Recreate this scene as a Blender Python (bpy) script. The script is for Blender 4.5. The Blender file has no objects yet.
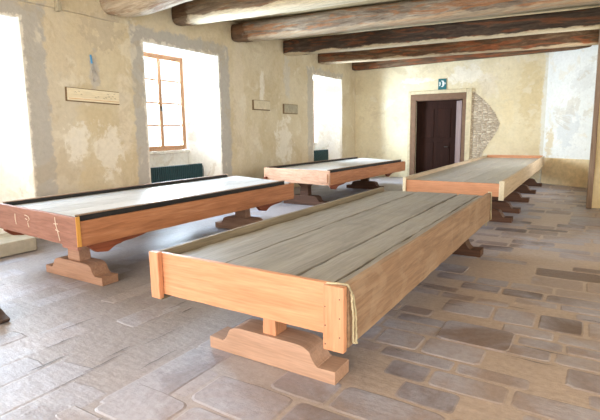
import bpy, bmesh, math, random
from mathutils import Vector, Matrix, noise
random.seed(7)
S = bpy.context.scene
C = S.collection

# ------------------------------------------------------------------ colour
def lin(c):
    r = []
    for v in c:
        v = v / 255.0
        r.append(v / 12.92 if v <= 0.04045 else ((v + 0.055) / 1.055) ** 2.4)
    return (r[0], r[1], r[2], 1.0)

# ------------------------------------------------------------------ node helpers
class NT:
    def __init__(self, name):
        self.m = bpy.data.materials.new(name); self.m.use_nodes = True
        self.t = self.m.node_tree; self.n = self.t.nodes; self.l = self.t.links
        self.b = self.n['Principled BSDF']
        self.tc = self.n.new('ShaderNodeTexCoord')
    def put(self, sock, v):
        if hasattr(v, 'is_output') or isinstance(v, bpy.types.NodeSocket): self.l.new(v, sock)
        else: sock.default_value = v
    def math(self, op, a, b=0.0, c=None):
        n = self.n.new('ShaderNodeMath'); n.operation = op
        self.put(n.inputs[0], a); self.put(n.inputs[1], b)
        if c is not None: self.put(n.inputs[2], c)
        return n.outputs[0]
    def mapping(self, scale=(1, 1, 1), rot=(0, 0, 0), loc=(0, 0, 0), src=None):
        n = self.n.new('ShaderNodeMapping')
        n.inputs['Scale'].default_value = scale; n.inputs['Rotation'].default_value = rot; n.inputs['Location'].default_value = loc
        self.l.new(src or self.tc.outputs['Object'], n.inputs['Vector'])
        return n.outputs[0]
    def noise(self, vec, scale, detail=4, rough=0.55, dist=0.0):
        n = self.n.new('ShaderNodeTexNoise')
        n.inputs['Scale'].default_value = scale; n.inputs['Detail'].default_value = detail
        n.inputs['Roughness'].default_value = rough; n.inputs['Distortion'].default_value = dist
        if vec: self.l.new(vec, n.inputs['Vector'])
        return n.outputs['Fac']
    def ramp(self, fac, stops):
        n = self.n.new('ShaderNodeValToRGB'); e = n.color_ramp.elements
        while len(e) < len(stops): e.new(0.5)
        for i, (p, c) in enumerate(stops):
            e[i].position = p; e[i].color = c if len(c) == 4 else lin(c)
        self.put(n.inputs['Fac'], fac)
        return n.outputs['Color']
    def mix(self, fac, a, b, mode='MIX'):
        n = self.n.new('ShaderNodeMix'); n.data_type = 'RGBA'; n.blend_type = mode
        self.put(n.inputs[0], fac); self.put(n.inputs[6], a); self.put(n.inputs[7], b)
        return n.outputs[2]
    def sep(self, vec):
        n = self.n.new('ShaderNodeSeparateXYZ'); self.l.new(vec, n.inputs[0]); return n.outputs
    def smooth(self, v, lo, hi):
        n = self.n.new('ShaderNodeMapRange'); n.interpolation_type = 'SMOOTHSTEP'
        self.put(n.inputs['Value'], v)
        n.inputs['From Min'].default_value = lo; n.inputs['From Max'].default_value = hi
        return n.outputs['Result']
    def bump(self, h, strength=0.3, dist=0.01):
        n = self.n.new('ShaderNodeBump'); n.inputs['Strength'].default_value = strength; n.inputs['Distance'].default_value = dist
        self.l.new(h, n.inputs['Height']); self.l.new(n.outputs[0], self.b.inputs['Normal'])
    def done(self, col, rough=0.7, spec=0.5):
        self.put(self.b.inputs['Base Color'], col); self.put(self.b.inputs['Roughness'], rough)
        self.b.inputs['Specular IOR Level'].default_value = spec
        return self.m

def wood(name, dark, mid, light, axis='Y', rough=0.6, grain=1.0, spec=0.4, stain=None, stain_amt=0.0, bump=0.25):
    w = NT(name)
    st = {'X': (0.6, 9, 9), 'Y': (9, 0.6, 9), 'Z': (9, 9, 0.6)}[axis]
    oi = w.n.new('ShaderNodeObjectInfo')
    loc = w.n.new('ShaderNodeVectorMath'); loc.operation = 'ADD'
    w.l.new(w.tc.outputs['Object'], loc.inputs[0])
    cmb = w.n.new('ShaderNodeCombineXYZ'); w.l.new(w.math('MULTIPLY', oi.outputs['Random'], 13.0), cmb.inputs[0]); w.l.new(w.math('MULTIPLY', oi.outputs['Random'], 7.0), cmb.inputs[1])
    w.l.new(cmb.outputs[0], loc.inputs[1])
    v = w.mapping(st, src=loc.outputs[0])
    a = w.noise(v, 1.6 * grain, 6, 0.6, 1.2)
    col = w.ramp(a, [(0.2, dark), (0.5, mid), (0.8, light)])
    fine = w.noise(w.mapping(tuple(s * 6 for s in st), src=loc.outputs[0]), 1.5 * grain, 3, 0.6)
    col = w.mix(0.22, col, w.ramp(fine, [(0.3, (90, 90, 90)), (0.65, (255, 255, 255))]), 'MULTIPLY')
    val = w.math('MULTIPLY_ADD', oi.outputs['Random'], 0.22, 0.88)
    hsv = w.n.new('ShaderNodeHueSaturation'); w.l.new(val, hsv.inputs['Value']); w.l.new(col, hsv.inputs['Color'])
    col = hsv.outputs[0]
    if stain:
        s = w.noise(w.mapping((1, 1, 1), src=loc.outputs[0]), 3.2, 6, 0.65, 0.6)
        col = w.mix(w.math('MULTIPLY', w.smooth(s, 0.5, 0.62), stain_amt), col, lin(stain))
    w.bump(w.math('ADD', fine, a), bump, 0.004)
    return w.done(col, rough, spec)

M = {}
M['pine_x'] = wood('pine_end_grain_x', (192, 128, 90), (208, 147, 108), (218, 162, 124), 'X', 0.5)
M['pine_z'] = wood('pine_upright', (192, 128, 92), (208, 148, 110), (218, 162, 126), 'Z', 0.5)
M['pine_foot'] = wood('pine_foot', (162, 126, 102), (182, 144, 120), (194, 158, 134), 'X', 0.6)
M['rail_worn'] = wood('worn_pine_rail', (118, 92, 70), (148, 118, 92), (174, 146, 118), 'Y', 0.6, stain=(176, 156, 132), stain_amt=0.25)
M['plank_grey'] = wood('weathered_grey_plank', (116, 110, 101), (146, 140, 132), (164, 158, 151), 'Y', 0.55, 1.0, stain=(152, 144, 126), stain_amt=0.25)
M['plank_light_grey'] = wood('light_grey_plank', (168, 163, 158), (186, 181, 176), (200, 195, 190), 'Y', 0.4, 1.0, 0.5, stain=(168, 160, 146), stain_amt=0.2)
M['plank_pale'] = wood('pale_painted_plank', (214, 216, 220), (224, 226, 230), (232, 234, 238), 'Y', 0.28, 1.0, 0.6, stain=(150, 148, 146), stain_amt=0.2, bump=0.1)
M['rail_brown'] = wood('red_brown_rail', (138, 86, 54), (176, 116, 78), (198, 142, 104), 'Y', 0.5)
M['end_red'] = wood('faded_red_end', (128, 86, 72), (156, 110, 94), (172, 128, 112), 'X', 0.6)
M['end_pink'] = wood('pinkish_pine_end', (166, 122, 94), (196, 152, 124), (212, 172, 146), 'X', 0.6)
M['strip_black'] = wood('black_strip', (16, 15, 16), (26, 25, 26), (40, 38, 38), 'Y', 0.6, bump=0.05)
M['foot_brown'] = wood('brown_foot', (136, 100, 80), (166, 128, 106), (184, 148, 126), 'X', 0.6)
M['foot_dark'] = wood('dark_red_foot', (64, 40, 28), (92, 60, 42), (114, 78, 56), 'X', 0.6)
M['apron_red'] = wood('red_apron', (92, 44, 26), (134, 70, 44), (160, 92, 62), 'Y', 0.6)
M['edge_yellow'] = wood('yellow_edge', (190, 130, 50), (224, 164, 80), (236, 186, 110), 'Z', 0.5)
M['door_dark'] = wood('dark_brown_door', (34, 18, 12), (46, 25, 18), (56, 32, 24), 'Z', 0.8, 0.7, 0.15)
M['door_leaf'] = wood('door_leaf_edge', (128, 104, 98), (150, 126, 120), (166, 142, 136), 'Z', 0.4, 0.7)
M['frame_orange'] = wood('window_wood', (172, 124, 88), (196, 148, 110), (212, 170, 134), 'Z', 0.5)
M['post_brown'] = wood('post_brown', (104, 82, 64), (138, 112, 90), (162, 138, 114), 'Z', 0.6)
M['rail_beige'] = wood('beige_rail', (168, 144, 116), (194, 172, 144), (210, 190, 164), 'Y', 0.6)
M['rail_grey'] = wood('grey_brown_rail', (104, 92, 72), (136, 122, 100), (160, 146, 122), 'Y', 0.6)  # left rail wood, darkened to hold the shade of its inner face
M['stand_dark'] = wood('stand_dark', (54, 44, 44), (80, 64, 60), (100, 80, 72), 'Z', 0.5)
M['signwood'] = wood('sign_board', (222, 206, 172), (232, 218, 188), (240, 228, 202), 'Y', 0.6)
M['sign_edge'] = wood('sign_edge', (104, 84, 58), (124, 100, 70), (140, 116, 84), 'Y', 0.6)

def flat(name, c, rough=0.6, spec=0.4, bumpy=0.0, var=0.12):
    w = NT(name)
    a = w.noise(w.mapping(), 9, 5, 0.6)
    d = tuple(x * (1 - var) for x in c)
    if bumpy: w.bump(a, bumpy, 0.01)
    return w.done(w.ramp(a, [(0.3, d), (0.7, c)]), rough, spec)
M['white'] = flat('white_paint', (232, 230, 224), 0.6)
M['chalk'] = flat('pale_scratch', (236, 224, 206), 0.8)
M['teal'] = flat('dark_teal_enamel', (24, 66, 72), 0.4)
M['pipe'] = flat('pipe_metal', (90, 96, 98), 0.4)
M['sign_teal'] = flat('sign_teal', (30, 104, 112), 0.4)
M['sign_white'] = flat('sign_white', (236, 240, 236), 0.5)
M['sill'] = flat('pale_stone_sill', (226, 220, 208), 0.7, bumpy=0.3)
M['faint'] = flat('faint_ink', (136, 122, 98), 0.7)
M['blue'] = flat('blue_plastic', (70, 150, 205), 0.4)
M['plaster_chip'] = flat('broken_plaster', (206, 198, 188), 0.9, bumpy=0.8, var=0.3)
M['plaque_pale'] = flat('pale_plaque', (218, 206, 178), 0.6)
M['plaque_grey'] = flat('grey_plaque', (180, 170, 146), 0.6, var=0.2)
M['plinth'] = flat('cream_block', (190, 182, 164), 0.8, bumpy=0.3)
M['dado'] = flat('ochre_panel', (234, 208, 164), 0.7, bumpy=0.2)
M['stone_frame'] = flat('door_surround', (216, 200, 166), 0.8, bumpy=0.4)
M['reveal'] = flat('door_reveal', (128, 98, 76), 0.8, bumpy=0.4)
M['rope'] = flat('pale_rope', (206, 192, 158), 0.9, var=0.3)
M['ceil'] = flat('ceiling_plaster', (196, 176, 138), 0.9, bumpy=0.3)
M['latch'] = flat('dull_iron', (80, 76, 70), 0.4)
M['ground'] = flat('outside_ground', (170, 170, 160), 0.9)

# thin clear pane
def glass():
    m = bpy.data.materials.new('window_glass'); m.use_nodes = True; t = m.node_tree; n = t.nodes
    n.remove(n['Principled BSDF']); out = n['Material Output']
    a = n.new('ShaderNodeBsdfTransparent'); a.inputs[0].default_value = (0.96, 0.98, 0.98, 1)
    g = n.new('ShaderNodeBsdfGlossy'); g.inputs['Roughness'].default_value = 0.02
    f = n.new('ShaderNodeFresnel'); f.inputs[0].default_value = 1.3
    mx = n.new('ShaderNodeMixShader')
    t.links.new(f.outputs[0], mx.inputs[0]); t.links.new(a.outputs[0], mx.inputs[1]); t.links.new(g.outputs[0], mx.inputs[2])
    t.links.new(mx.outputs[0], out.inputs[0]); return m
M['glass'] = glass()

# ------------------------------------------------------------------ plaster walls with patches of their own shape
def plaster(name, base, base2, layers, axes=(1, 2)):
    """layers: (kind, c0, c1, r0, r1, colour, ragged, strength) in wall coordinates"""
    w = NT(name)
    o = w.sep(w.tc.outputs['Object']); A, B = o[axes[0]], o[axes[1]]
    big = w.noise(w.mapping(), 1.1, 5, 0.6, 0.4)
    mid = w.noise(w.mapping(loc=(3, 1, 7)), 3.3, 8, 0.62, 0.3)
    fine = w.noise(w.mapping(loc=(1, 9, 2)), 14, 6, 0.65)
    col = w.ramp(big, [(0.35, base), (0.62, base2)])
    blot = w.noise(w.mapping(loc=(5, 5, 5)), 1.9, 7, 0.6, 0.5)
    n0 = w.math('ADD', w.math('SUBTRACT', mid, 0.5), w.math('MULTIPLY', w.math('SUBTRACT', w.noise(w.mapping(loc=(8, 2, 4)), 9, 8, 0.7), 0.5), 0.8))
    for (k, c0, c1, r0, r1, colr, rag, stren) in layers:
        rag *= 1.8
        da = w.math('DIVIDE', w.math('ABSOLUTE', w.math('SUBTRACT', A, c0)), r0)
        db = w.math('DIVIDE', w.math('ABSOLUTE', w.math('SUBTRACT', B, c1)), r1)
        if k == 'E':
            d = w.math('SQRT', w.math('ADD', w.math('MULTIPLY', da, da), w.math('MULTIPLY', db, db)))
        else:
            d = w.math('MAXIMUM', da, db)
        d = w.math('MULTIPLY_ADD', n0, rag, d)
        soft = 0.2 if k == 'E' else 0.02
        f = w.math('MULTIPLY', w.math('SUBTRACT', 1.0, w.smooth(d, 1 - soft, 1 + soft)), stren)
        col = w.mix(w.math('MULTIPLY', f, 0.85), col, lin(colr))
    col = w.mix(w.math('MULTIPLY', w.smooth(blot, 0.58, 0.64), 0.5), col, lin((226, 218, 200)))
    col = w.mix(w.math('MULTIPLY', w.smooth(w.noise(w.mapping(loc=(2, 7, 9)), 1.3, 8, 0.68, 0.8), 0.55, 0.6), 0.3), col, lin((186, 168, 136)))
    col = w.mix(0.12, col, w.ramp(fine, [(0.3, (120, 112, 100)), (0.6, (255, 255, 255))]), 'MULTIPLY')
    h = w.math('ADD', w.math('MULTIPLY', mid, 1.5), w.math('MULTIPLY', fine, 0.35))
    w.bump(h, 0.4, 0.03)
    return w.done(col, 0.9, 0.2)

GREY = (176, 173, 170); CRM = (220, 208, 188); WH = (234, 228, 216)
M['wall_left'] = plaster('plaster_left', (204, 188, 156), (214, 202, 176), [
    ('E', 4.35, 1.6, 0.32, 2.4, (206, 196, 178), 1.2, 0.9),
    ('E', 4.55, 3.1, 0.5, 0.6, (208, 194, 168), 1.4, 0.8),
    ('E', 5.25, 3.35, 0.32, 0.28, (180, 166, 146), 2.2, 0.6),
    ('E', 4.62, 1.5, 0.24, 0.3, WH, 1.6, 0.9), ('E', 5.2, 1.3, 0.3, 0.4, WH, 1.6, 0.8), ('E', 5.58, 2.0, 0.15, 0.7, CRM, 1.4, 0.8),
    ('E', 5.02, 2.66, 0.10, 0.3, (190, 184, 178), 1.4, 0.9),
    ('B', 2.95, 1.6, 1.25, 1.93, GREY, 0.12, 0.95), ('B', 7.15, 1.6, 1.36, 1.97, GREY, 0.1, 0.95), ('B', 13.2, 1.6, 1.15, 1.9, GREY, 0.12, 0.7),
    ('B', 2.8, 1.6, 1.08, 1.73, WH, 0.12, 0.95), ('B', 7.12, 1.6, 1.065, 1.735, WH, 0.12, 0.95), ('B', 13.36, 1.6, 1.0, 1.75, WH, 0.14, 0.95),
    ('E', 8.85, 2.4, 0.22, 1.5, CRM, 1.3, 0.7), ('E', 9.8, 2.75, 0.09, 0.35, WH, 1.6, 0.9), ('E', 10.8, 1.35, 0.38, 0.6, WH, 1.6, 0.8),
    ('E', 10.95, 3.1, 0.16, 0.6, (204, 198, 188), 1.4, 0.8), ('E', 9.4, 1.3, 0.25, 0.5, CRM, 1.6, 0.6),
    ('E', 0.5, 1.5, 0.6, 0.9, CRM, 1.4, 0.7)])
M['wall_far'] = plaster('plaster_far', (216, 202, 168), (226, 214, 184), [
    ('E', -4.9, 3.22, 0.55, 0.09, WH, 1.4, 0.8), ('E', -3.4, 3.3, 0.5, 0.25, WH, 1.5, 0.8), ('E', -2.75, 2.95, 0.28, 0.35, CRM, 1.5, 0.7),
    ('E', -2.2, 2.1, 0.2, 0.5, (226, 210, 172), 1.5, 0.7), ('E', -6.1, 2.0, 0.5, 0.7, (216, 202, 172), 1.8, 0.5), ('E', -1.55, 2.6, 0.3, 1.0, (208, 188, 144), 1.2, 0.6),
    ('E', -1.1, 2.0, 0.13, 2.6, (228, 230, 226), 1.0, 0.9)], (0, 2))
M['wall_white'] = plaster('plaster_white', (226, 228, 226), (234, 234, 230), [
    ('E', -0.55, 1.55, 0.25, 0.5, (196, 200, 204), 2.0, 0.5), ('E', -0.2, 2.9, 0.3, 0.3, (206, 206, 204), 2.0, 0.5), ('E', -0.95, 1.2, 0.1, 0.4, (212, 192, 150), 1.6, 0.8)], (0, 2))
M['jamb'] = plaster('plaster_jamb', (240, 236, 226), (244, 242, 236), [('E', -7.4, 3.0, 0.35, 0.12, (222, 208, 160), 1.6, 0.6)], (0, 2))
M['wall_plain'] = plaster('plaster_plain', (214, 192, 148), (224, 206, 166), [('E', 1.0, 1.6, 0.8, 0.8, CRM, 1.6, 0.6)])

def masonry():
    w = NT('exposed_rubble')
    v = w.n.new('ShaderNodeTexVoronoi'); v.feature = 'F1'; v.inputs['Scale'].default_value = 1.0; v.inputs['Randomness'].default_value = 0.8
    w.l.new(w.mapping((7, 1, 16)), v.inputs['Vector'])
    e = w.n.new('ShaderNodeTexVoronoi'); e.feature = 'DISTANCE_TO_EDGE'; e.inputs['Scale'].default_value = 1.0; e.inputs['Randomness'].default_value = 0.8
    w.l.new(w.mapping((7, 1, 16)), e.inputs['Vector'])
    s = w.sep(v.outputs['Color'])
    col = w.ramp(s[0], [(0.1, (184, 168, 148)), (0.5, (204, 188, 166)), (0.9, (218, 204, 182))])
    col = w.mix(w.math('SUBTRACT', 1.0, w.smooth(e.outputs['Distance'], 0.02, 0.12)), col, lin((172, 156, 136)))
    w.bump(w.smooth(e.outputs['Distance'], 0.0, 0.3), 0.8, 0.03)
    return w.done(col, 0.9, 0.2)
M['rubble'] = masonry()

def beam_mat(name, a, b, c, orange, pale, pale_z, amt_o=0.6, amt_p=0.5, dark_end=False):
    w = NT(name)
    v = w.mapping((0.5, 5, 5))
    n1 = w.noise(v, 1.5, 8, 0.65, 1.0)
    col = w.ramp(n1, [(0.3, a), (0.5, b), (0.7, c)])
    n2 = w.noise(w.mapping((0.7, 3, 6), loc=(2, 5, 1)), 1.2, 6, 0.6, 1.5)
    col = w.mix(w.math('MULTIPLY', w.smooth(n2, 0.5, 0.6), amt_o), col, lin(orange))
    z = w.sep(w.tc.outputs['Object'])[2]
    zz = w.math('MULTIPLY_ADD', w.math('SUBTRACT', w.noise(w.mapping((0.9, 2, 2)), 1.6, 5, 0.6), 0.5), 0.22, z)
    col = w.mix(w.math('MULTIPLY', w.math('SUBTRACT', 1.0, w.smooth(zz, pale_z - 0.012, pale_z + 0.012)), amt_p), col, lin(pale))
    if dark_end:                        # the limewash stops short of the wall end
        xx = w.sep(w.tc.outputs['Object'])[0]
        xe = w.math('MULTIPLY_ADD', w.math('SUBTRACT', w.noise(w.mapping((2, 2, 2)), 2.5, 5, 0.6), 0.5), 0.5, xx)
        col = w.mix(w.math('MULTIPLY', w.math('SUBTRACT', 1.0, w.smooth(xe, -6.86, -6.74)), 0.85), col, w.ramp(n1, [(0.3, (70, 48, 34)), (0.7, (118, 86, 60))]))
    f = w.noise(w.mapping((1.6, 30, 30)), 1.5, 6, 0.75)
    col = w.mix(0.5, col, w.ramp(f, [(0.3, (100, 92, 88)), (0.6, (255, 255, 255))]), 'MULTIPLY')
    w.bump(w.math('ADD', n1, w.math('MULTIPLY', f, 0.6)), 0.7, 0.03)
    return w.done(col, 0.75, 0.25)
M['beam_pale'] = beam_mat('beam_pale', (134, 112, 90), (190, 172, 148), (218, 204, 182), (156, 112, 82), (232, 216, 188), 3.60, 0.55, 0.6)
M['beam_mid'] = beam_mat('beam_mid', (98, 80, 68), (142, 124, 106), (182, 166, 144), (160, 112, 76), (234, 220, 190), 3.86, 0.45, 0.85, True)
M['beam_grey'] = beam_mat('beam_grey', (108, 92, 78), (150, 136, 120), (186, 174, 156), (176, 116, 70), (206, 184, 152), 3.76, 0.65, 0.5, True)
M['beam_dark'] = beam_mat('beam_dark', (58, 46, 38), (80, 66, 56), (104, 88, 74), (150, 88, 52), (220, 204, 172), 3.70, 0.45, 0.8)
M['beam_dark2'] = beam_mat('beam_dark_red', (76, 54, 38), (106, 80, 60), (142, 120, 94), (162, 92, 54), (210, 190, 156), 3.67, 0.6, 0.6)

def floor_mat():
    w = NT('worn_paving')
    at = w.n.new('ShaderNodeAttribute'); at.attribute_name = 'tone'
    g = w.sep(at.outputs['Color'])
    stone = w.ramp(g[0], [(0.0, (100, 82, 76)), (0.35, (132, 114, 107)), (0.75, (150, 132, 124)), (1.0, (160, 144, 136))])
    dust_sky_c = w.ramp(w.noise(w.mapping(), 0.6, 4, 0.6), [(0.35, (160, 161, 175)), (0.65, (178, 174, 183))])
    x = w.sep(w.tc.outputs['Object'])
    d = w.noise(w.mapping((1, 1, 1)), 1.0, 6, 0.62, 0.6)
    # dust lies thicker on the left; cool window skylight is tinted into its colour
    dx = w.smooth(x[0], -0.6, -2.8)
    k = w.math('ADD', w.smooth(d, 0.40, 0.62), w.math('MULTIPLY', dx, 0.75))
    k = w.math('MINIMUM', w.math('MULTIPLY', k, 0.75), 0.9)
    col = w.mix(k, stone, dust_sky_c)
    mort = w.mix(w.math('MULTIPLY', dx, 0.7), lin((174, 156, 144)), lin((150, 149, 158)))  # joints also tinted with the skylight's blue on the left
    col = w.mix(w.math('MULTIPLY', g[1], 1.0), col, mort)
    col = w.mix(g[2], col, lin((106, 100, 102)))
    f = w.noise(w.mapping(), 22, 6, 0.7)
    col = w.mix(0.3, col, w.ramp(f, [(0.3, (150, 140, 132)), (0.62, (255, 255, 255))]), 'MULTIPLY')
    b = w.noise(w.mapping((1, 2.2, 1)), 5, 7, 0.65)
    b2 = w.noise(w.mapping((2.2, 0.8, 1)), 2.2, 6, 0.6, 1.0)
    w.bump(w.math('ADD', w.math('ADD', b, b2), w.math('MULTIPLY', f, 0.2)), 0.3, 0.025)
    r = w.math('MULTIPLY_ADD', d, 0.25, 0.36)
    return w.done(col, r, 0.45)
M['floor'] = floor_mat()

# ------------------------------------------------------------------ mesh helpers
def link(name, bm, mat, parent=None, kind=None, bevel=0.0, smooth=False):
    bmesh.ops.recalc_face_normals(bm, faces=bm.faces)
    me = bpy.data.meshes.new(name); bm.to_mesh(me); bm.free()
    o = bpy.data.objects.new(name, me); C.objects.link(o)
    for m_ in (mat if isinstance(mat, (list, tuple)) else [mat]): me.materials.append(m_)
    if parent: o.parent = parent
    if kind: o['kind'] = kind
    if smooth:
        for p in me.polygons: p.use_smooth = True
    if bevel:
        b = o.modifiers.new('bevel', 'BEVEL'); b.width = bevel; b.segments = 2; b.limit_method = 'ANGLE'
    return o

def box(bm, x0, x1, y0, y1, z0, z1, cuts=0, axis=1, jit=0.0, mi=0):
    """a box, cut along one axis into slices whose corners wander a little"""
    lo, hi = [x0, y0, z0], [x1, y1, z1]
    n = cuts + 1; rings = []
    a = axis; b, c = [i for i in range(3) if i != a]
    for i in range(n + 1):
        t = i / n; ring = []
        for (s, u) in ((0, 0), (1, 0), (1, 1), (0, 1)):
            p = [0, 0, 0]; p[a] = lo[a] + (hi[a] - lo[a]) * t
            p[b] = (lo[b], hi[b])[s] + random.uniform(-jit, jit); p[c] = (lo[c], hi[c])[u] + random.uniform(-jit, jit)
            ring.append(bm.verts.new(p))
        rings.append(ring)
    fs = [bm.faces.new(rings[0]), bm.faces.new(rings[-1][::-1])]
    for i in range(n):
        for k in range(4):
            fs.append(bm.faces.new((rings[i][k], rings[i][(k + 1) % 4], rings[i + 1][(k + 1) % 4], rings[i + 1][k])))
    for f in fs: f.material_index = mi
    return bm

def prism(bm, pts, plane, t0, t1):
    """extrude a 2-D outline; plane 'xz' extrudes along y, 'yz' along x, 'xy' along z"""
    def P(p, t): return {'xz': (p[0], t, p[1]), 'yz': (t, p[0], p[1]), 'xy': (p[0], p[1], t)}[plane]
    a = [bm.verts.new(P(p, t0)) for p in pts]; b = [bm.verts.new(P(p, t1)) for p in pts]
    bm.faces.new(a); bm.faces.new(b[::-1]); n = len(pts)
    for i in range(n): bm.faces.new((a[i], a[(i + 1) % n], b[(i + 1) % n], b[i]))
    return bm

def tube(bm, pts, r, seg=8):
    pts = [Vector(p) for p in pts]; rings = []
    for i, p in enumerate(pts):
        d = (pts[min(i + 1, len(pts) - 1)] - pts[max(i - 1, 0)]).normalized()
        up = Vector((0, 0, 1)) if abs(d.z) < 0.9 else Vector((1, 0, 0))
        u = d.cross(up).normalized(); v = d.cross(u)
        rings.append([bm.verts.new(p + (u * math.cos(2 * math.pi * k / seg) + v * math.sin(2 * math.pi * k / seg)) * r) for k in range(seg)])
    bm.faces.new(rings[0]); bm.faces.new(rings[-1][::-1])
    for i in range(len(rings) - 1):
        for k in range(seg): bm.faces.new((rings[i][k], rings[i][(k + 1) % seg], rings[i + 1][(k + 1) % seg], rings[i + 1][k]))
    return bm

def B(): return bmesh.new()
def thing(name, label, cat, loc, group=None, rz=0.0):
    o = bpy.data.objects.new(name, None); C.objects.link(o); o.empty_display_size = 0.2
    o.location = loc; o.rotation_euler = (0, 0, rz); o['label'] = label; o['category'] = cat; o['kind'] = 'thing'
    if group: o['group'] = group
    return o
def tag(o, label, cat, group=None):
    o['label'] = label; o['category'] = cat; o['kind'] = 'thing'
    if group: o['group'] = group
    return o
def part(root, name, bm, mat, **k): return link(name, bm, mat, root, **k)

# ------------------------------------------------------------------ the room
XL = -7.2; YF = 15.4; YB = -3.6; XR = 3.4; ZC = 4.14; XG = -8.0
# floor: mortar bed and separate stones, rows across the room on the right, along it on the left
def make_floor():
    bm = B(); col = bm.loops.layers.float_color.new('tone')
    def face(vs, c):
        f = bm.faces.new(vs)
        for l in f.loops: l[col] = c
    zb = -0.004
    q = [bm.verts.new(p) for p in ((XL - 1.0, YB - 0.3, zb), (XR + 0.3, YB - 0.3, zb), (XR + 0.3, YF + 0.5, zb), (XL - 1.0, YF + 0.5, zb))]
    face(q, (0.5, 1, 0, 1))
    def stone(cx, cy, hx, hy, up, e=0.22):
        t = random.random() ** 0.8
        if random.random() < 0.12: t = random.uniform(0, 0.15)
        n = 14; bot = []; top = []; ph = random.random() * 10
        for k in range(n):
            a = 2 * math.pi * (k + 0.5) / n
            ca, sa = math.cos(a), math.sin(a)
            dx = math.copysign(abs(ca) ** e, ca); dy = math.copysign(abs(sa) ** e, sa)
            wob = 1 + 0.045 * noise.noise(Vector((ca * 1.6 + ph, sa * 1.6, ph)))
            ox = dx * hx * wob; oy = dy * hy * (1 + 0.12 * noise.noise(Vector((ph, ca * 2, sa * 2))))
            bot.append(bm.verts.new((cx + ox, cy + oy, zb)))
            kx = (hx - 0.012) / hx; ky = (hy - 0.012) / hy
            top.append(bm.verts.new((cx + ox * kx, cy + oy * ky, up)))
        face(top, (t, 0, 0, 1))
        for k in range(n): face((bot[k], bot[(k + 1) % n], top[(k + 1) % n], top[k]), (t, 0.3, 0, 1))
    split = -2.3
    y = YB
    while y < YF + 0.2:
        d = random.choice((0.17, 0.2, 0.24, 0.3, 0.36)); x = split + random.uniform(-0.25, 0.05)
        while x < XR:
            w_ = random.uniform(0.28, 0.62) * (1.2 if d > 0.28 else 1)
            if not (-0.95 < x + w_ / 2 < -0.35 and 3.35 < y + d / 2 < 3.95):
                stone(x + w_ / 2, y + d / 2, w_ / 2 - 0.012, d / 2 - 0.011, random.uniform(-0.006, 0.0026))
            x += w_
        y += d
    stone(-0.66, 3.64, 0.27, 0.2, 0.007)
    x = XL - 0.9
    while x < split - 0.1:
        d = random.choice((0.22, 0.28, 0.34)); y = YB + random.uniform(-0.3, 0)
        while y < YF:
            w_ = random.uniform(0.4, 0.95)
            stone(x + d / 2, y + w_ / 2, d / 2 - 0.006, w_ / 2 - 0.006, random.uniform(-0.011, 0.0), 0.12)
            y += w_
        x += d
    for k in range(150):                # open dark joints, most of them running along the room on the left
        left = k < 110
        cx = random.uniform(-6.8, -2.0) if left else random.uniform(-2.0, 2.0); cy = random.uniform(0.8, 8.0)
        L = random.uniform(0.05, 0.2); wd = random.uniform(0.002, 0.006); pa = []; pb = []
        for i in range(9):
            t = i / 8 * 2 - 1; e = wd * (1 - t * t) + 0.0008; off = 0.012 * noise.noise(Vector((cx * 9, t * 2, cy)))
            wv = e * (1 + 0.6 * noise.noise(Vector((t * 5, cx * 7, 0))))
            if left: a_, b_ = (cx + off - wv, cy + t * L), (cx + off + wv, cy + t * L)
            else: a_, b_ = (cx + t * L, cy + off - wv), (cx + t * L, cy + off + wv)
            pa.append(bm.verts.new((a_[0], a_[1], 0.0012))); pb.append(bm.verts.new((b_[0], b_[1], 0.0012)))
        for i in range(8): face((pa[i], pa[i + 1], pb[i + 1], pb[i]), (0.2, 0, 1, 1))
    return link('floor', bm, M['floor'], kind='structure')
make_floor()

# left wall with its deep splayed window niches
openings = [(-2.6, -0.5), (1.75, 3.85), (6.08, 8.16), (12.39, 14.33)]
ZT = 3.32; SILL = 1.19
def niche(y0, y1): return (y0 + 0.32, y1 - (0.56 if y1 > 12 else 0.34))
bm = B()
ys = [YB] + [v for o in openings for v in o] + [YF]
for i in range(0, len(ys), 2):          # solid stretches: face + thickness, splayed at the niches
    a, b = ys[i], ys[i + 1]
    a2 = niche(*openings[i // 2 - 1])[1] if i > 0 else a
    b2 = niche(*openings[i // 2])[0] if i // 2 < len(openings) else b
    prism(bm, [(XL, a), (XL, b), (XG - 0.1, b2), (XG - 0.1, a2)], 'xy', 0, ZC)
wl = link('wall_left', bm, M['wall_left'], kind='structure')
bm = B()
for (a, b) in openings:                 # lintels
    box(bm, XG - 0.1, XL, a, b, ZT, ZC)
link('wall_left_lintels', bm, M['wall_left'], wl)
bm = B()
for (a, b) in openings:                 # white plaster lining of each niche and the apron below the sill
    a2, b2 = niche(a, b); e = 0.012
    prism(bm, [(XL - 0.02, b + 0.0), (XL - 0.02, b - e), (XG - 0.1, b2 - e), (XG - 0.1, b2)], 'xy', 0.0, ZT)
    prism(bm, [(XL - 0.02, a), (XG - 0.1, a2), (XG - 0.1, a2 + e), (XL - 0.02, a + e)], 'xy', 0.0, ZT)
    box(bm, XG - 0.1, XL - 0.02, a2 - 0.3, b2 + 0.3, ZT - 0.02, ZT - 0.001)
    box(bm, XG - 0.1, XG + 0.06, a2, b2, 0, SILL)
link('wall_left_linings', bm, M['jamb'], wl)

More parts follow.
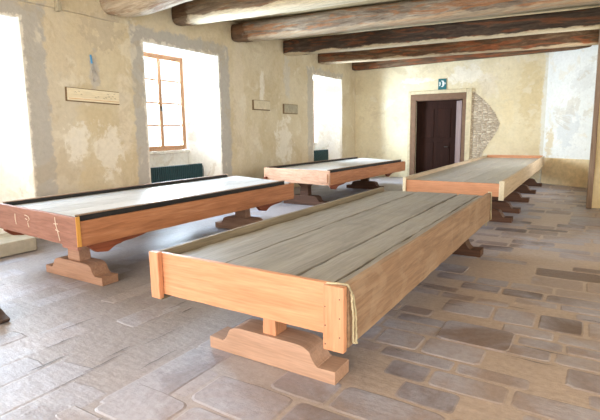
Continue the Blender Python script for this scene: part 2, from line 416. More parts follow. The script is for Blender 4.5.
def window(n, y0, y1):
    a, b = niche(y0, y1); z0, z1 = SILL + 0.04, ZT - 0.03
    bm = B(); f = 0.06
    box(bm, XG - 0.04, XG + 0.03, a, a + f, z0, z1); box(bm, XG - 0.04, XG + 0.03, b - f, b, z0, z1)
    box(bm, XG - 0.04, XG + 0.03, a + f, b - f, z0, z0 + f); box(bm, XG - 0.04, XG + 0.03, a + f, b - f, z1 - f, z1)
    w = link('window_%d' % n, bm, M['frame_orange'], kind='structure', bevel=0.006)
    m = (a + b) / 2
    for (p, q) in ((a + f, m), (m, b - f)):
        bm = B(); s = 0.045
        box(bm, XG - 0.02, XG + 0.035, p, p + s, z0 + f, z1 - f); box(bm, XG - 0.02, XG + 0.035, q - s, q, z0 + f, z1 - f)
        box(bm, XG - 0.02, XG + 0.035, p + s, q - s, z0 + f, z0 + f + s); box(bm, XG - 0.02, XG + 0.035, p + s, q - s, z1 - f - s, z1 - f)
        for k in (1, 2, 3):
            zz = z0 + f + (z1 - z0 - 2 * f) * k / 4
            box(bm, XG - 0.012, XG + 0.022, p + s, q - s, zz - 0.016, zz + 0.016)
        c = link('casement', bm, M['frame_orange'], w, bevel=0.004)
        bm = B(); box(bm, XG + 0.002, XG + 0.006, p + s * 0.5, q - s * 0.5, z0 + f + 0.01, z1 - f - 0.01)
        link('pane', bm, M['glass'], c)
    bm = B(); box(bm, XG + 0.035, XG + 0.06, m - 0.018, m + 0.018, SILL + 0.9, SILL + 1.0)
    link('window_handle', bm, M['latch'], w)
    bm = B(); box(bm, XG - 0.02, XG + 0.13, a - 0.0, b + 0.0, SILL - 0.035, SILL + 0.035, 8, 1, 0.003)
    link('window_sill', bm, M['sill'], w, bevel=0.008)
for i, (a, b) in enumerate(openings): window(i + 1, a, b)

# rough ledge of older plaster under the ceiling
bm = B(); prev = None
for i in range(60):
    y = -1.0 + 6.75 * i / 59; z = 3.54 + 0.02 * noise.noise(Vector((y * 2, 0, 0))); d = 0.05 + 0.02 * noise.noise(Vector((y * 3, 4, 0)))
    if i > 55: d *= (59 - i) / 4 + 0.05
    r = [bm.verts.new(p) for p in ((XL - 0.01, y, z), (XL + d, y, z + 0.01), (XL + d * 0.9, y, ZC), (XL - 0.01, y, ZC))]
    if prev:
        for k in range(4): bm.faces.new((prev[k], prev[(k + 1) % 4], r[(k + 1) % 4], r[k]))
    else: bm.faces.new(r)
    prev = r
bm.faces.new(prev[::-1])
link('trim_1', bm, M['wall_left'], kind='structure')

# far wall with the door, the angled white stretch, the right side
bm = B(); D0, D1, DZ = -5.02, -3.42, 2.6
box(bm, XL - 0.6, D0, YF, YF + 0.7, 0, ZC); box(bm, D1, -1.12, YF, YF + 0.7, 0, ZC); box(bm, D0, D1, YF, YF + 0.7, DZ, ZC)
link('wall_far', bm, M['wall_far'], kind='structure')
bm = B(); XS, YS = 0.07, 14.6
prism(bm, [(-1.13, YF), (XS, YS), (XS + 0.4, YS), (XS + 0.4, YF + 0.7), (-1.13, YF + 0.7)], 'xy', 0, ZC)
link('wall_far_angled', bm, M['wall_white'], kind='structure')
bm = B(); prism(bm, [(-1.13, YF - 0.002), (XS, YS - 0.002), (XS - 0.02, YS - 0.05), (-1.13, YF - 0.05)], 'xy', 0, 0.76)
link('trim_2', bm, M['dado'], kind='structure', bevel=0.008)
YP = 10.9
bm = B()
for q in ((YP + 0.02, 11.8, 0, ZC), (13.7, YS, 0, ZC), (11.8, 13.7, 0, 1.1), (11.8, 13.7, 3.3, ZC)): box(bm, XS + 0.03, XS + 0.43, *q)  # side opening is unseen, added to let light into the far corner
box(bm, XS + 0.43, XR + 0.3, YP + 0.02, YP + 0.4, 0, ZC)
link('wall_right_return', bm, M['wall_plain'], kind='structure')
bm = B(); box(bm, 0.035, 0.13, YP - 0.1, YP + 0.05, 0, 3.75, 8, 2, 0.006)
link('trim_3', bm, M['post_brown'], kind='structure', bevel=0.01)
# right wall (out of frame) and its two windows, back wall and its windows: the daylight behind the camera
bm = B()
rw = [(-2.6, -0.6), (1.4, 3.6), (6.2, 8.6)]
yy = [YB] + [v for o in rw for v in o] + [YP + 0.1]
for i in range(0, len(yy), 2): box(bm, XR, XR + 0.6, yy[i], yy[i + 1], 0, ZC)
for (a, b) in rw: box(bm, XR, XR + 0.6, a, b, 0, 1.0); box(bm, XR, XR + 0.6, a, b, 3.3, ZC)
link('wall_right', bm, M['wall_plain'], kind='structure')
bm = B()
bw = [(-6.2, -4.4), (-3.4, -1.4), (-0.2, 2.0)]
xx = [XL - 0.9] + [v for o in bw for v in o] + [XR + 0.6]
for i in range(0, len(xx), 2): box(bm, xx[i], xx[i + 1], YB - 0.6, YB, 0, ZC)
for (a, b) in bw: box(bm, a, b, YB - 0.6, YB, 0, 0.9); box(bm, a, b, YB - 0.6, YB, 3.4, ZC)
link('wall_back', bm, M['wall_plain'], kind='structure')
bm = B(); box(bm, XL - 0.9, XR + 0.6, YB - 0.6, YF + 0.7, ZC, ZC + 0.2)
link('ceiling', bm, M['ceil'], kind='structure')

# exposed rubble beside the door
bm = B(); pts = []
for i in range(40):
    t = i / 39; z = 2.78 - 2.6 * t
    k = [(0, 0.05), (0.12, 0.4), (0.25, 0.68), (0.38, 0.84), (0.45, 0.82), (0.55, 0.66), (0.7, 0.42), (0.85, 0.3), (1, 0.25)]
    for j in range(len(k) - 1):
        if k[j][0] <= t <= k[j + 1][0]:
            u = (t - k[j][0]) / (k[j + 1][0] - k[j][0]); wv = k[j][1] * (1 - u) + k[j + 1][1] * u
    pts.append((-3.2 + wv + 0.03 * noise.noise(Vector((t * 30, 0, 1))), z))
pts += [(-3.28, 0.18), (-3.28, 2.78)]
prism(bm, pts, 'xz', YF - 0.008, YF + 0.01)
link('trim_4', bm, M['rubble'], kind='structure')

# door: stone surround, reveal, dark leaves
bm = B()
box(bm, -5.24, -5.15, YF - 0.05, YF + 0.02, 0, 2.88, 8, 2, 0.005); box(bm, -3.36, -3.2, YF - 0.05, YF + 0.02, 0, 2.88, 8, 2, 0.005)
box(bm, -5.15, -3.36, YF - 0.05, YF + 0.02, 2.77, 2.88, 6, 0, 0.005)
d = link('door_1', bm, M['stone_frame'], kind='structure', bevel=0.01)
bm = B(); box(bm, -5.15, -3.36, YF - 0.04, YF + 0.02, 2.58, 2.768); box(bm, -5.15, -4.98, YF - 0.04, YF + 0.02, 0, 2.578); box(bm, -3.47, -3.36, YF - 0.04, YF + 0.02, 0, 2.578)
box(bm, D0 - 0.0, D1, YF + 0.0, YF + 0.35, 2.56, 2.62)
link('door_frame', bm, M['reveal'], d, bevel=0.006)
bm = B(); box(bm, -5.01, -3.43, YF + 0.18, YF + 0.24, 0.01, 2.598)
for zz in (0.25, 1.35):
    for xx0 in (-4.84, -4.30):
        box(bm, xx0, xx0 + 0.42, YF + 0.165, YF + 0.18, zz, zz + 0.95)
l = link('door_leaf', bm, M['door_dark'], d, bevel=0.006)
bm = B(); tube(bm, [(-3.95, YF + 0.17, 1.05), (-3.95, YF + 0.12, 1.05), (-4.05, YF + 0.12, 1.05)], 0.012); link('door_handle', bm, M['latch'], l)
bm = B(); prism(bm, [(-3.50, YF - 0.02), (-3.70, YF + 0.15), (-3.66, YF + 0.17), (-3.47, YF + 0.02)], 'xy', 0.01, 2.52)
link('door_leaf', bm, M['door_leaf'], d, bevel=0.004)

# ------------------------------------------------------------------ ceiling beams
def beam(n, x0, x1, y0, y1, w, zb, h, power, rough, mat, knob=None):
    """y0,y1: far bottom edge at either end; a hewn trunk with superellipse section"""
    bm = B(); N = 110; K = 28; prev = None
    for i in range(N + 1):
        t = i / N; x = x0 + (x1 - x0) * t; yc = y0 + (y1 - y0) * t - w / 2; ring = []
        g = 1 + rough * 0.7 * noise.noise(Vector((x * 0.5, n * 5, 0)))
        if t < 0.015: g *= 0.93
        sag = rough * 0.25 * noise.noise(Vector((x * 0.35, n * 3, 9)))
        for k in range(K):
            a = 2 * math.pi * (k + 0.5) / K; ca, sa = math.cos(a), math.sin(a)
            dx = math.copysign(abs(ca) ** power, ca) * w / 2; dz = math.copysign(abs(sa) ** power, sa) * h / 2
            r = 1 + rough * 0.55 * noise.noise(Vector((x * 0.9, dx * 3 + n * 7, dz * 3))) + rough * 0.2 * noise.noise(Vector((x * 3, dx * 12 + n, dz * 12)))
            zz = zb + h / 2 + dz * r * g + sag; yv = yc + dx * r * g
            if knob and sa < 0: zz -= knob[1] * math.exp(-((x - knob[0]) / knob[2]) ** 2) * abs(sa)
            ring.append(bm.verts.new((x, yv, zz)))
        if prev:
            for k in range(K): bm.faces.new((prev[k], prev[(k + 1) % K], ring[(k + 1) % K], ring[k]))
        else: bm.faces.new(ring)
        prev = ring
    bm.faces.new(prev[::-1])
    o = link('ceiling_beam', bm, mat, smooth=True)
    return o
gb = 'old timber beams under the ceiling'
XE = XR + 0.1
tag(beam(1, XL + 0.02, XE, 5.72, 6.7, 0.58, 3.70, 0.44, 0.75, 0.2, M['beam_pale'], (-6.6, 0.12, 0.6)), 'nearest knotty pale ceiling beam, bulging at its wall end, over the long sign board', 'beam', gb)
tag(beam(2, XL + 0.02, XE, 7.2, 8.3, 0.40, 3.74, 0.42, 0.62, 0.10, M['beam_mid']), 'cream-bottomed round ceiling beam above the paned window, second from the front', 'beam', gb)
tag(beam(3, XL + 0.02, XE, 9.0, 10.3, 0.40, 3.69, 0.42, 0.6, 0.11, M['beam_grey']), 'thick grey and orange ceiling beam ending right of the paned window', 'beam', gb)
tag(beam(4, XL + 0.02, XE, 11.1, 12.5, 0.34, 3.66, 0.40, 0.3, 0.05, M['beam_dark']), 'squared dark ceiling beam with pale lower edge, between grey and reddish beams', 'beam', gb)
tag(beam(5, XL + 0.02, 0.06, 13.0, 14.1, 0.34, 3.64, 0.38, 0.3, 0.05, M['beam_dark2']), 'squared reddish ceiling beam, second from the far wall', 'beam', gb)
tag(beam(6, XL + 0.02, 0.06, 15.36, 15.0, 0.30, 3.70, 0.34, 0.3, 0.03, M['beam_dark2']), 'dark ceiling beam lying against the far wall above the door', 'beam', gb)

# ------------------------------------------------------------------ trestle tables
def ogee(hw, h, tip, flatw=0.2, step=0.03):
    """outline of a sled foot: low tips, a hollow, a rounded shoulder, a flat middle"""
    p = [(-hw, 0), (hw, 0), (hw, tip)]
    side = []
    side.append((hw - 0.13, tip - 0.005))
    for k in range(7):
        a = k / 6; side.append((hw - 0.13 - 0.05 * a, tip + (h * 0.72 - tip) * (a ** 1.6)))
    for k in range(1, 7):
        a = math.pi / 2 * k / 6; side.append((hw - 0.18 - 0.12 * (1 - math.cos(a)), h * 0.72 + h * 0.28 * math.sin(a)))
    p += side
    p += [(-x, z) for (x, z) in side[::-1]]
    p.append((-hw, tip))
    return p

def trestle(root, y, zt, mfoot, mpost, hw=0.55, xc=0.0, post_w=0.17, depth=0.2, h=0.21, tip=0.09, rails=None, mapron=None):
    bm = B(); prism(bm, [(xc + a, b) for a, b in ogee(hw, h, tip)], 'xz', y - depth / 2, y + depth / 2)
    part(root, 'foot', bm, mfoot, bevel=0.008)
    # post, waisted: wide at the foot and flaring into a bracket head
    w = post_w / 2; zf = h - 0.004; zh = zt - 0.005
    out = [(w, zf)]
    for k in range(17):
        a = k / 16; out.append((w * (1 - 0.12 * math.sin(math.pi * a)) + 0.13 * min(1, max(0, (a * (zh - zf) + zf - 0.37) / 0.10)) ** 1.5, zf + (zh - zf) * (0.1 + 0.9 * a)))
    pts = [(xc + x, z) for x, z in out] + [(xc - x, z) for x, z in out[::-1]]
    bm = B(); prism(bm, pts, 'xz', y - 0.07, y + 0.07)
    part(root, 'trestle_post', bm, mpost, bevel=0.005)
    if rails:
        for rx in rails:                # shaped bearer under a side rail
            L = 0.62; zz = zt
            o = [(y - 0.2, zz)] + [(y - 0.2, zz - 0.09)]
            o += [(y + 0.02, zz - 0.2), (y + 0.12, zz - 0.21)]
            for k in range(7):
                a = k / 6; o.append((y + 0.14 + 0.16 * a, zz - 0.2 + 0.09 * math.sin(a * math.pi / 2)))
            o.append((y + 0.33, zz - 0.085))
            for k in range(7):
                a = k / 6; o.append((y + 0.36 + 0.3 * a, zz - 0.085 + 0.07 * a * a))
            o.append((y + 0.70, zz))
            bm = B(); prism(bm, o, 'yz', rx - 0.03, rx + 0.03)
            part(root, 'bearer', bm, mapron, bevel=0.004)

def crossbar(root, y, x0, x1, zt, mat):
    bm = B(); box(bm, x0, x1, y - 0.05, y + 0.05, zt - 0.07, zt)
    part(root, 'cross_bar', bm, mat, bevel=0.004)

gt = 'long low trestle tables standing in the room'
# --- the foreground table
def front_table():
    cx, cy = -1.84, 4.35; hw, hl = 0.775, 2.17
    r = thing('trestle_table', 'nearest trestle table, grey planks with bright orange pine end and a hanging rope', 'table', (cx, cy, 0), gt)
    for s, mt in ((-1, M['rail_grey']), (1, M['rail_worn'])):
        bm = B(); a, b = (hw - 0.045, hw) if s > 0 else (-hw, -hw + 0.045)
        box(bm, a, b, -hl + 0.02, hl, 0.40, 0.765, 26, 1, 0.003); part(r, 'side_rail', bm, mt, bevel=0.006)
    bm = B(); box(bm, -hw + 0.045, hw - 0.045, -hl + 0.015, -hl + 0.055, 0.455, 0.758, 16, 0, 0.0015); part(r, 'end_board', bm, M['pine_x'], bevel=0.005)
    bm = B(); box(bm, -hw + 0.045, hw - 0.045, hl - 0.06, hl - 0.02, 0.44, 0.715, 10, 0, 0.002); part(r, 'end_board', bm, M['rail_worn'], bevel=0.005)
    bm = B(); box(bm, hw - 0.135, hw - 0.005, -hl - 0.03, -hl + 0.012, 0.385, 0.762, 6, 2, 0.002); pr = part(r, 'corner_cleat', bm, M['pine_z'], bevel=0.005)
    for k in range(6):
        bm = B(); tube(bm, [(hw - 0.12 + 0.09 * (k % 2), -hl - 0.033, 0.42 + 0.055 * k), (hw - 0.12 + 0.09 * (k % 2), -hl - 0.028, 0.42 + 0.055 * k)], 0.004, 6)
        link('nail', bm, M['stand_dark'], pr)
    bm = B(); box(bm, -hw - 0.005, -hw + 0.085, -hl - 0.03, -hl + 0.012, 0.43, 0.772, 6, 2, 0.002); part(r, 'corner_cleat', bm, M['pine_z'], bevel=0.005)
    ed = [-0.67, -0.215, 0.365, 0.625, 0.728]
    for i in range(4):
        g = (0.016, 0.02, 0.006)[i] if i < 3 else 0.001
        bm = B(); box(bm, ed[i] + 0.003, ed[i + 1] - g, -hl + 0.058, hl + 0.0 - random.uniform(0, 0.015), 0.64, 0.722, 30, 1, 0.004); part(r, 'plank', bm, M['plank_grey'], bevel=0.004)
    bm = B(); box(bm, -0.728, -0.675, -hl + 0.058, hl - 0.07, 0.60, 0.638, 10, 1, 0.002); part(r, 'ledger', bm, M['stand_dark'])
    for y in (-1.9, -0.7, 0.6, 1.9): crossbar(r, y, -hw + 0.046, hw - 0.046, 0.638, M['foot_brown'])
    trestle(r, -1.82, 0.60, M['pine_foot'], M['pine_z'], 0.53, 0.04, 0.11)
    trestle(r, 1.75, 0.60, M['foot_dark'], M['foot_dark'], 0.55, 0.22, 0.15)
    bm = B(); box(bm, 0.03, 0.13, -1.75, 1.68, 0.30, 0.40); part(r, 'stretcher', bm, M['foot_brown'], bevel=0.006)
    # cord round the near corner, and the twine stub at the far corner
    bm = B(); pts = []
    X = cx + hw; Y = cy - hl
    path = [(X - 0.12, Y - 0.01, 0.768), (X - 0.05, Y - 0.005, 0.776), (X + 0.0, Y + 0.01, 0.772), (X + 0.018, Y + 0.02, 0.73), (X + 0.016, Y + 0.03, 0.66), (X + 0.02, Y + 0.04, 0.58), (X + 0.014, Y + 0.05, 0.50), (X + 0.016, Y + 0.045, 0.43), (X + 0.03, Y + 0.06, 0.42), (X + 0.02, Y + 0.075, 0.50), (X + 0.024, Y + 0.06, 0.6), (X + 0.014, Y + 0.045, 0.71)]
    for i in range(len(path) - 1):
        for k in range(5):
            t = k / 5; p = Vector(path[i]).lerp(Vector(path[i + 1]), t); pts.append(p + Vector((0.0015 * math.sin(i * 5 + k * 2.2), 0.0015 * math.cos(k * 2.2), 0)))
    pts.append(Vector(path[-1]))
    tube(bm, pts, 0.0065, 6)
    tag(link('rope', bm, M['rope'], smooth=True), 'pale rope looped over the near right corner of the front table', 'rope')
    bm = B(); Y = cy + hl
    tube(bm, [(X - 0.03, Y - 0.03, 0.775), (X + 0.01, Y - 0.03, 0.775), (X + 0.012, Y - 0.03, 0.72), (X + 0.015, Y - 0.035, 0.55), (X + 0.02, Y - 0.03, 0.41), (X - 0.02, Y - 0.06, 0.385), (X - 0.03, Y - 0.10, 0.33)], 0.008, 6)
    tag(link('twine', bm, M['rope'], smooth=True), 'short frayed twine hanging from the far right corner of the front table', 'rope')
front_table()

# --- the long table by the far wall
def back_table():
    x0, x1, y0, y1 = -2.66, -1.06, 7.65, 15.1; cx, cy = (x0 + x1) / 2, (y0 + y1) / 2; hw, hl = (x1 - x0) / 2, (y1 - y0) / 2
    r = thing('trestle_table', 'very long grey plank trestle table reaching towards the far wall, right of the door', 'table', (cx, cy, 0), gt)
    for s in (-1, 1):
        bm = B(); a, b = (hw - 0.045, hw) if s > 0 else (-hw, -hw + 0.045)
        box(bm, a, b, -hl - 0.02, hl, 0.53, 0.815, 20, 1, 0.003); part(r, 'side_rail', bm, M['rail_beige'], bevel=0.006)
    for e, zt, z0 in ((-hl, 0.765, 0.56), (hl - 0.04, 0.83, 0.56)):
        bm = B(); box(bm, -hw + 0.045, hw - 0.045, e, e + 0.04, z0, zt, 8, 0, 0.002); part(r, 'end_board', bm, M['pine_x'], bevel=0.005)
    for a, b in ((hw - 0.07, hw + 0.004), (-hw - 0.004, -hw + 0.05)):
        bm = B(); box(bm, a, b, -hl - 0.045, -hl - 0.022, 0.51, 0.81); part(r, 'corner_cleat', bm, M['signwood'], bevel=0.005)
    n = 5; W = 2 * (hw - 0.05)
    for i in range(n):
        a = -hw + 0.05 + W * i / n
        for (p, q) in ((-hl + 0.042, 0.4 + 0.6 * (i % 2)), (0.41 + 0.6 * (i % 2), hl - 0.042)):
            bm = B(); box(bm, a + 0.003, a + W / n - 0.004, p, q, 0.72, 0.75, 20, 1, 0.002); part(r, 'plank', bm, M['plank_light_grey'], bevel=0.003)
    for y in (-3.3, -1.5, 0.2, 1.9, 3.4): crossbar(r, y, -hw + 0.046, hw - 0.046, 0.718, M['foot_dark'])
    for y in (-2.75, -1.7, -0.15, 1.4, 3.1):
        trestle(r, y, 0.65, M['foot_dark'], M['foot_dark'], 0.62, 0.2, 0.15)
back_table()

# --- the two window-side tables with black side strips
def strip_table(cx, cy, hw, hl, label, mend, mrail, scratches, square, foot_mat, foot_x, s_near, s_far, x_far, zt=0.80):
    r = thing('trestle_table', label, 'table', (cx, cy, 0), gt)
    def skew(bm):                       # the ends are cut out of square: the window side runs further back
        for v in bm.verts:
            u = (hw - v.co.x) / (2 * hw); t = (v.co.y + hl) / (2 * hl)
            v.co.x += x_far * t
            v.co.y += u * (s_near * (1 - t) + s_far * t)
        return bm
    zr = zt - 0.045; zp = zt - 0.035
    for s in (-1, 1):
        bm = B(); a, b = (hw - 0.04, hw) if s > 0 else (-hw, -hw + 0.04)
        box(bm, a, b, -hl + 0.03, hl, 0.50, zr, 20, 1, 0.0025); part(r, 'side_rail', skew(bm), mrail, bevel=0.005)
        bm = B(); a, b = (hw - 0.085, hw - 0.045) if s > 0 else (-hw + 0.045, -hw + 0.085)
        box(bm, a, b, -hl + 0.035, hl - 0.22, zp - 0.06, zt + 0.008, 16, 1, 0.002); sb = part(r, 'side_strip', skew(bm), M['strip_black'], bevel=0.003)
        bm = B(); box(bm, a - 0.004, b + 0.004, -hl + 0.035, hl - 0.22, zt + 0.009, zt + 0.018); link('strip_cap', skew(bm), M['post_brown'], sb)
    bm = B(); box(bm, -hw, hw - 0.002, -hl - 0.01, -hl + 0.028, 0.50, zt + 0.002, 14, 0, 0.002); e = part(r, 'end_board', skew(bm), mend, bevel=0.004)
    bm = B(); box(bm, -hw + 0.04, hw - 0.04, hl - 0.035, hl, 0.54, zp - 0.01, 8, 0, 0.002); part(r, 'end_board', skew(bm), mrail, bevel=0.004)
    if scratches:
        y = -hl - 0.013
        def st(p): link('scratch', skew(tube(B(), [(a * 1.0 + hw, y, b) for a, b in p], 0.0035, 5)), M['chalk'], e)
        st([(-1.32, 0.72), (-1.325, 0.66), (-1.31, 0.60)]); st([(-1.08, 0.73), (-1.0, 0.72), (-0.97, 0.69), (-1.02, 0.66)]); st([(-1.07, 0.69), (-1.03, 0.68)]); st([(-1.02, 0.65), (-1.0, 0.60)])
        st([(-0.40, 0.77), (-0.395, 0.70), (-0.37, 0.64), (-0.33, 0.53)]); st([(-0.43, 0.70), (-0.35, 0.705)]); st([(-0.41, 0.64), (-0.33, 0.63)])
        bm = B(); box(bm, hw - 0.0, hw + 0.012, -hl - 0.01, -hl + 0.03, 0.51, zt + 0.01); part(r, 'corner_edge', bm, M['edge_yellow'])
        bm = B(); box(bm, hw - 0.30, hw - 0.005, -hl - 0.01, -hl + 0.028, 0.47, 0.502, 4, 0, 0.003); part(r, 'corner_block', skew(bm), mend, bevel=0.004)
    if square:
        bm = B(); box(bm, hw - 0.26, hw - 0.05, -hl - 0.03, -hl - 0.012, 0.55, zt - 0.06); part(r, 'cleat', skew(bm), mend, bevel=0.004)
    n = 5; W = 2 * (hw - 0.09)
    for i in range(n):
        a = -hw + 0.09 + W * i / n
        bm = B(); box(bm, a + 0.002, a + W / n - 0.011, -hl + 0.03, hl + 0.01 * random.random(), zp - 0.03, zp, 20, 1, 0.0012); part(r, 'plank', skew(bm), M['plank_pale'], bevel=0.002)
    for y in (-1.6, 0, 1.6): crossbar(r, y, -hw + 0.042, hw - 0.042, zp - 0.032, M['foot_brown'])
    for y in (-hl + 0.4, hl - 0.5):
        trestle(r, y, 0.66, foot_mat, foot_mat, 0.53, foot_x, 0.22)
    for y in (-hl + 0.25, hl - 0.75):
        for rx in (hw - 0.075, -hw + 0.075):
            zz = 0.50; L = y
            o = [(L - 0.1, 0.6), (L - 0.1, zz - 0.03), (L - 0.02, zz - 0.10), (L + 0.1, zz - 0.12)]
            for k in range(7):
                a = k / 6; o.append((L + 0.12 + 0.14 * a, zz - 0.115 + 0.05 * math.sin(a * math.pi / 2)))
            o.append((L + 0.3, zz - 0.055))
            for k in range(7):
                a = k / 6; o.append((L + 0.34 + 0.3 * a, zz - 0.05 + 0.04 * a * a))
            o += [(L + 0.68, zz), (L + 0.68, 0.6)]
            bm = B(); prism(bm, o, 'yz', rx - 0.03, rx + 0.03); part(r, 'bearer', bm, M['apron_red'], bevel=0.003)
strip_table(-5.09, 4.52, 0.90, 1.92, 'pale topped trestle table at left with scratched reddish end board', M['end_red'], M['rail_brown'], True, False, M['foot_brown'], 0.26, 0.14, 0.6, 0.06)
strip_table(-5.38, 10.38, 0.92, 2.06, 'pale topped trestle table with pinkish end, left of the dark door', M['end_pink'], M['rail_brown'], False, True, M['foot_dark'], 0.1, 0.25, 1.0, 0.17)

# ------------------------------------------------------------------ radiators
def radiator(y0, y1, z0, z1, label):
    x = -7.52
    r = thing('radiator', label, 'radiator', (x, (y0 + y1) / 2, 0), 'radiators under the windows'); L = (y1 - y0) / 2
    bm = B(); n = int(L * 2 / 0.055)
    for i in range(n):
        yc = -L + 2 * L * (i + 0.5) / n
        box(bm, -0.05, 0.05, yc - 0.019, yc + 0.019, z0, z1)
    box(bm, -0.03, 0.03, -L, L, z0 + 0.03, z0 + 0.08); box(bm, -0.03, 0.03, -L, L, z1 - 0.09, z1 - 0.03)
    part(r, 'fins', bm, M['teal'], bevel=0.006)
    for s in (-1, 1):
        bm = B(); box(bm, -0.03, 0.03, s * (L - 0.1) - 0.02, s * (L - 0.1) + 0.02, 0.006, z0 + 0.002); part(r, 'leg', bm, M['teal'])
    bm = B(); tube(bm, [(0.0, L, z1 - 0.06), (0.0, L + 0.05, z1 - 0.06), (0, L + 0.06, z1 - 0.1), (0, L + 0.06, 0.006)], 0.012); part(r, 'pipe', bm, M['pipe'])
radiator(6.26, 7.80, 0.35, 0.92, 'dark teal ribbed radiator below the paned window')
radiator(12.6, 13.85, 0.45, 1.0, 'dark teal radiator below the farthest window')

# ------------------------------------------------------------------ things on the walls
r = thing('sign_board', 'long pale wooden board with faint lettering on the left wall', 'sign', (XL, 4.965, 2.13))
th = 0.035
bm = B(); box(bm, 0.0, 0.02, -0.505, 0.495, 0.0, 0.225); part(r, 'backing', bm, M['sign_edge'])
bm = B(); box(bm, 0.02, th, -0.485, 0.485, 0.018, 0.215); part(r, 'face', bm, M['signwood'], bevel=0.003)
x = th + 0.001
for (a, b) in ((-0.36, 0.15), (-0.30, 0.165), (-0.26, 0.12), (0.0, 0.09), (0.05, 0.10), (0.16, 0.085), (0.2, 0.1), (0.26, 0.12), (0.3, 0.09), (0.34, 0.13), (0.38, 0.1), (0.24, 0.16), (0.37, 0.17)):
    part(r, 'letter', tube(B(), [(x, a, b), (x, a + 0.015, b + 0.012), (x, a + 0.03, b - 0.006)], 0.003, 5), M['faint'])
bm = B(); box(bm, x - 0.001, x + 0.002, -0.47, 0.47, 0.045, 0.052); part(r, 'rule_line', bm, M['edge_yellow'])
r.rotation_euler = (math.radians(-1.5), 0, 0)

def plaque(y, z, w, h, mat, label):
    r = thing('wall_plaque', label, 'plaque', (XL, y, z), 'small plaques between the windows')
    bm = B(); box(bm, 0.0, 0.03, -w / 2, w / 2, 0, h); part(r, 'backing', bm, M['sign_edge'])
    bm = B(); box(bm, 0.03, 0.045, -w / 2 + 0.03, w / 2 - 0.01, 0.025, h - 0.01); part(r, 'face', bm, mat, bevel=0.003)
plaque(9.72, 2.16, 0.72, 0.25, M['plaque_pale'], 'small cream rectangular plaque, nearer of two between windows')
plaque(11.08, 2.10, 0.72, 0.27, M['plaque_grey'], 'small greyish rectangular plaque beside the farthest window')

# torn plaster with a blue stub
r = thing('broken_bracket', 'torn plaster scrap with bright blue stub above the long sign', 'bracket', (XL, 4.97, 2.5))
bm = B(); prism(bm, [(-0.02, 0.42), (0.035, 0.40), (0.05, 0.2), (0.11, 0.06), (0.06, 0.0), (0.0, -0.03), (-0.015, 0.02), (0.01, 0.15), (-0.03, 0.28)], 'yz', 0.0, 0.02)
part(r, 'plaster_scrap', bm, M['plaster_chip'], bevel=0.004)
bm = B(); tube(bm, [(0.03, -0.02, 0.42), (0.035, -0.018, 0.36), (0.035, -0.012, 0.28)], 0.016, 8); part(r, 'blue_stub', bm, M['blue'])

# exit sign above the door
r = thing('exit_sign', 'small teal emergency exit sign with white symbol above the door', 'sign', (-4.13, YF, 2.89))
bm = B(); box(bm, -0.13, 0.13, -0.022, -0.002, 0, 0.34); p = part(r, 'plate', bm, M['sign_teal'], bevel=0.004)
bm = B(); y0, y1 = -0.026, -0.0225
prism(bm, [(-0.03, 0.08), (0.02, 0.08), (0.06, 0.13), (0.07, 0.2), (0.04, 0.27), (-0.03, 0.29), (-0.03, 0.26), (0.0, 0.25), (0.0, 0.11), (-0.03, 0.11)], 'xz', y0, y1)
prism(bm, [(0.08, 0.15), (0.115, 0.19), (0.08, 0.23)], 'xz', y0, y1)
prism(bm, [(-0.10, 0.11), (-0.07, 0.11), (-0.05, 0.18), (-0.07, 0.26), (-0.10, 0.22), (-0.085, 0.18)], 'xz', y0, y1)
part(r, 'exit_symbol', bm, M['sign_white'])

# peg and grey stub on the plaster ledge
bm = B(); box(bm, XL + 0.03, XL + 0.13, 4.38, 4.45, 3.50, ZC, 5, 2, 0.008); tag(link('wooden_peg', bm, M['plaque_grey'], bevel=0.01), 'grey stub hanging below the ceiling left of the first beam', 'peg')

# cream block on the floor under the first window
bm = B(); prism(bm, [(XL, 1.9), (-6.5, 1.9), (-6.5, 3.42), (XL, 3.72)], 'xy', 0.005, 0.19)
tag(link('stone_step', bm, M['plinth'], bevel=0.015), 'low cream block on the floor behind the left table end', 'step')

# partly seen stand at the left edge
r = thing('wooden_stand', 'dark wooden stand on a pointed foot, cut by the left picture edge', 'stand', (-4.44, 1.86, 0))
bm = B(); prism(bm, [(-0.3, 0), (0.25, 0), (0.27, 0.03), (0.2, 0.055), (0.13, 0.09), (-0.13, 0.09), (-0.2, 0.055), (-0.3, 0.04)], 'xz', -0.05, 0.05); part(r, 'foot', bm, M['stand_dark'], bevel=0.005)
bm = B(); box(bm, -0.05, 0.135, -0.04, 0.04, 0.085, 0.26); part(r, 'post', bm, M['stand_dark'], bevel=0.005)

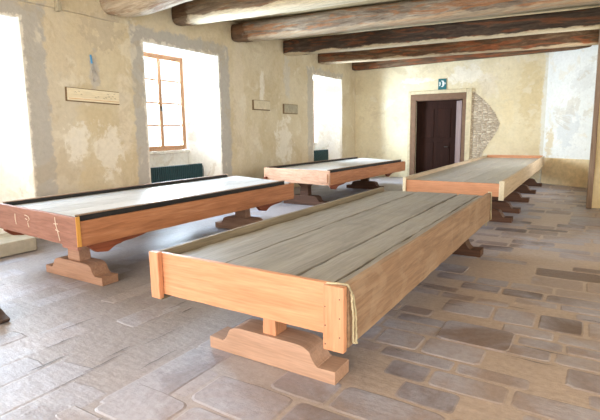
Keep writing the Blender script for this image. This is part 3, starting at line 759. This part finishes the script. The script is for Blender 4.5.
# ------------------------------------------------------------------ outside ground, sky, daylight
bm = B(); q = [bm.verts.new(p) for p in ((-60, -60, -0.6), (60, -60, -0.6), (60, 60, -0.6), (-60, 60, -0.6))]; bm.faces.new(q)
link('ground', bm, M['ground'], kind='structure')
w = bpy.data.worlds.new('sky'); S.world = w; w.use_nodes = True
w.node_tree.nodes['Background'].inputs[0].default_value = (0.86, 0.93, 1.0, 1); w.node_tree.nodes['Background'].inputs[1].default_value = 2.0

def area(name, loc, rot, sx, sy, power, color):
    l = bpy.data.lights.new(name, 'AREA'); l.shape = 'RECTANGLE'; l.size = sx; l.size_y = sy; l.energy = power; l.color = color
    o = bpy.data.objects.new(name, l); C.objects.link(o); o.location = loc; o.rotation_euler = rot
    return o
PI = math.pi
COOL = (0.72, 0.85, 1.0); NEUT = (1.0, 0.96, 0.90)
for (a, b) in openings:                                   # sky light at the left windows
    a2, b2 = niche(a, b)
    area('window_or_fill_light', (XG - 0.25, (a2 + b2) / 2, (SILL + ZT) / 2), (0, -PI / 2, 0), ZT - SILL, b2 - a2, 420 if a < 5 else 820, COOL)
for (a, b) in rw:
    area('window_or_fill_light', (XR + 0.5, (a + b) / 2, 2.15), (0, PI / 2, 0), 2.2, b - a, 70, NEUT)
for (a, b) in bw:
    area('window_or_fill_light', ((a + b) / 2, YB - 0.5, 2.15), (PI / 2, 0, 0), b - a, 2.4, 215, NEUT)

area('window_or_fill_light', (XS + 0.5, 12.75, 2.2), (0, PI / 2, 0), 2.2, 1.9, 95, (0.92, 0.96, 1.0))  # added fill lamp in the unseen side opening, brightens the far corner
# ------------------------------------------------------------------ camera
cd = bpy.data.cameras.new('camera'); cam = bpy.data.objects.new('camera', cd); C.objects.link(cam); S.camera = cam
f = 461.87
def unit(v): return Vector(v).normalized()
vy = unit((590 - 300, -(128 - 200), -f)); vx = -unit((-450 - 300, -(142 - 200), -f)); vz = vx.cross(vy).normalized()
R = Matrix((vx, vy, vz))
cam.matrix_world = Matrix.Translation((0, 0, 1.6)) @ R.to_4x4()
cd.sensor_width = 36; cd.lens = f / 600 * 36; cd.shift_y = -10 / 600; cd.clip_start = 0.05; cd.clip_end = 200

S.view_settings.view_transform = 'Standard'; S.view_settings.look = 'None'; S.view_settings.gamma = 1; S.view_settings.use_curve_mapping = False
S.view_settings.exposure = 0.15
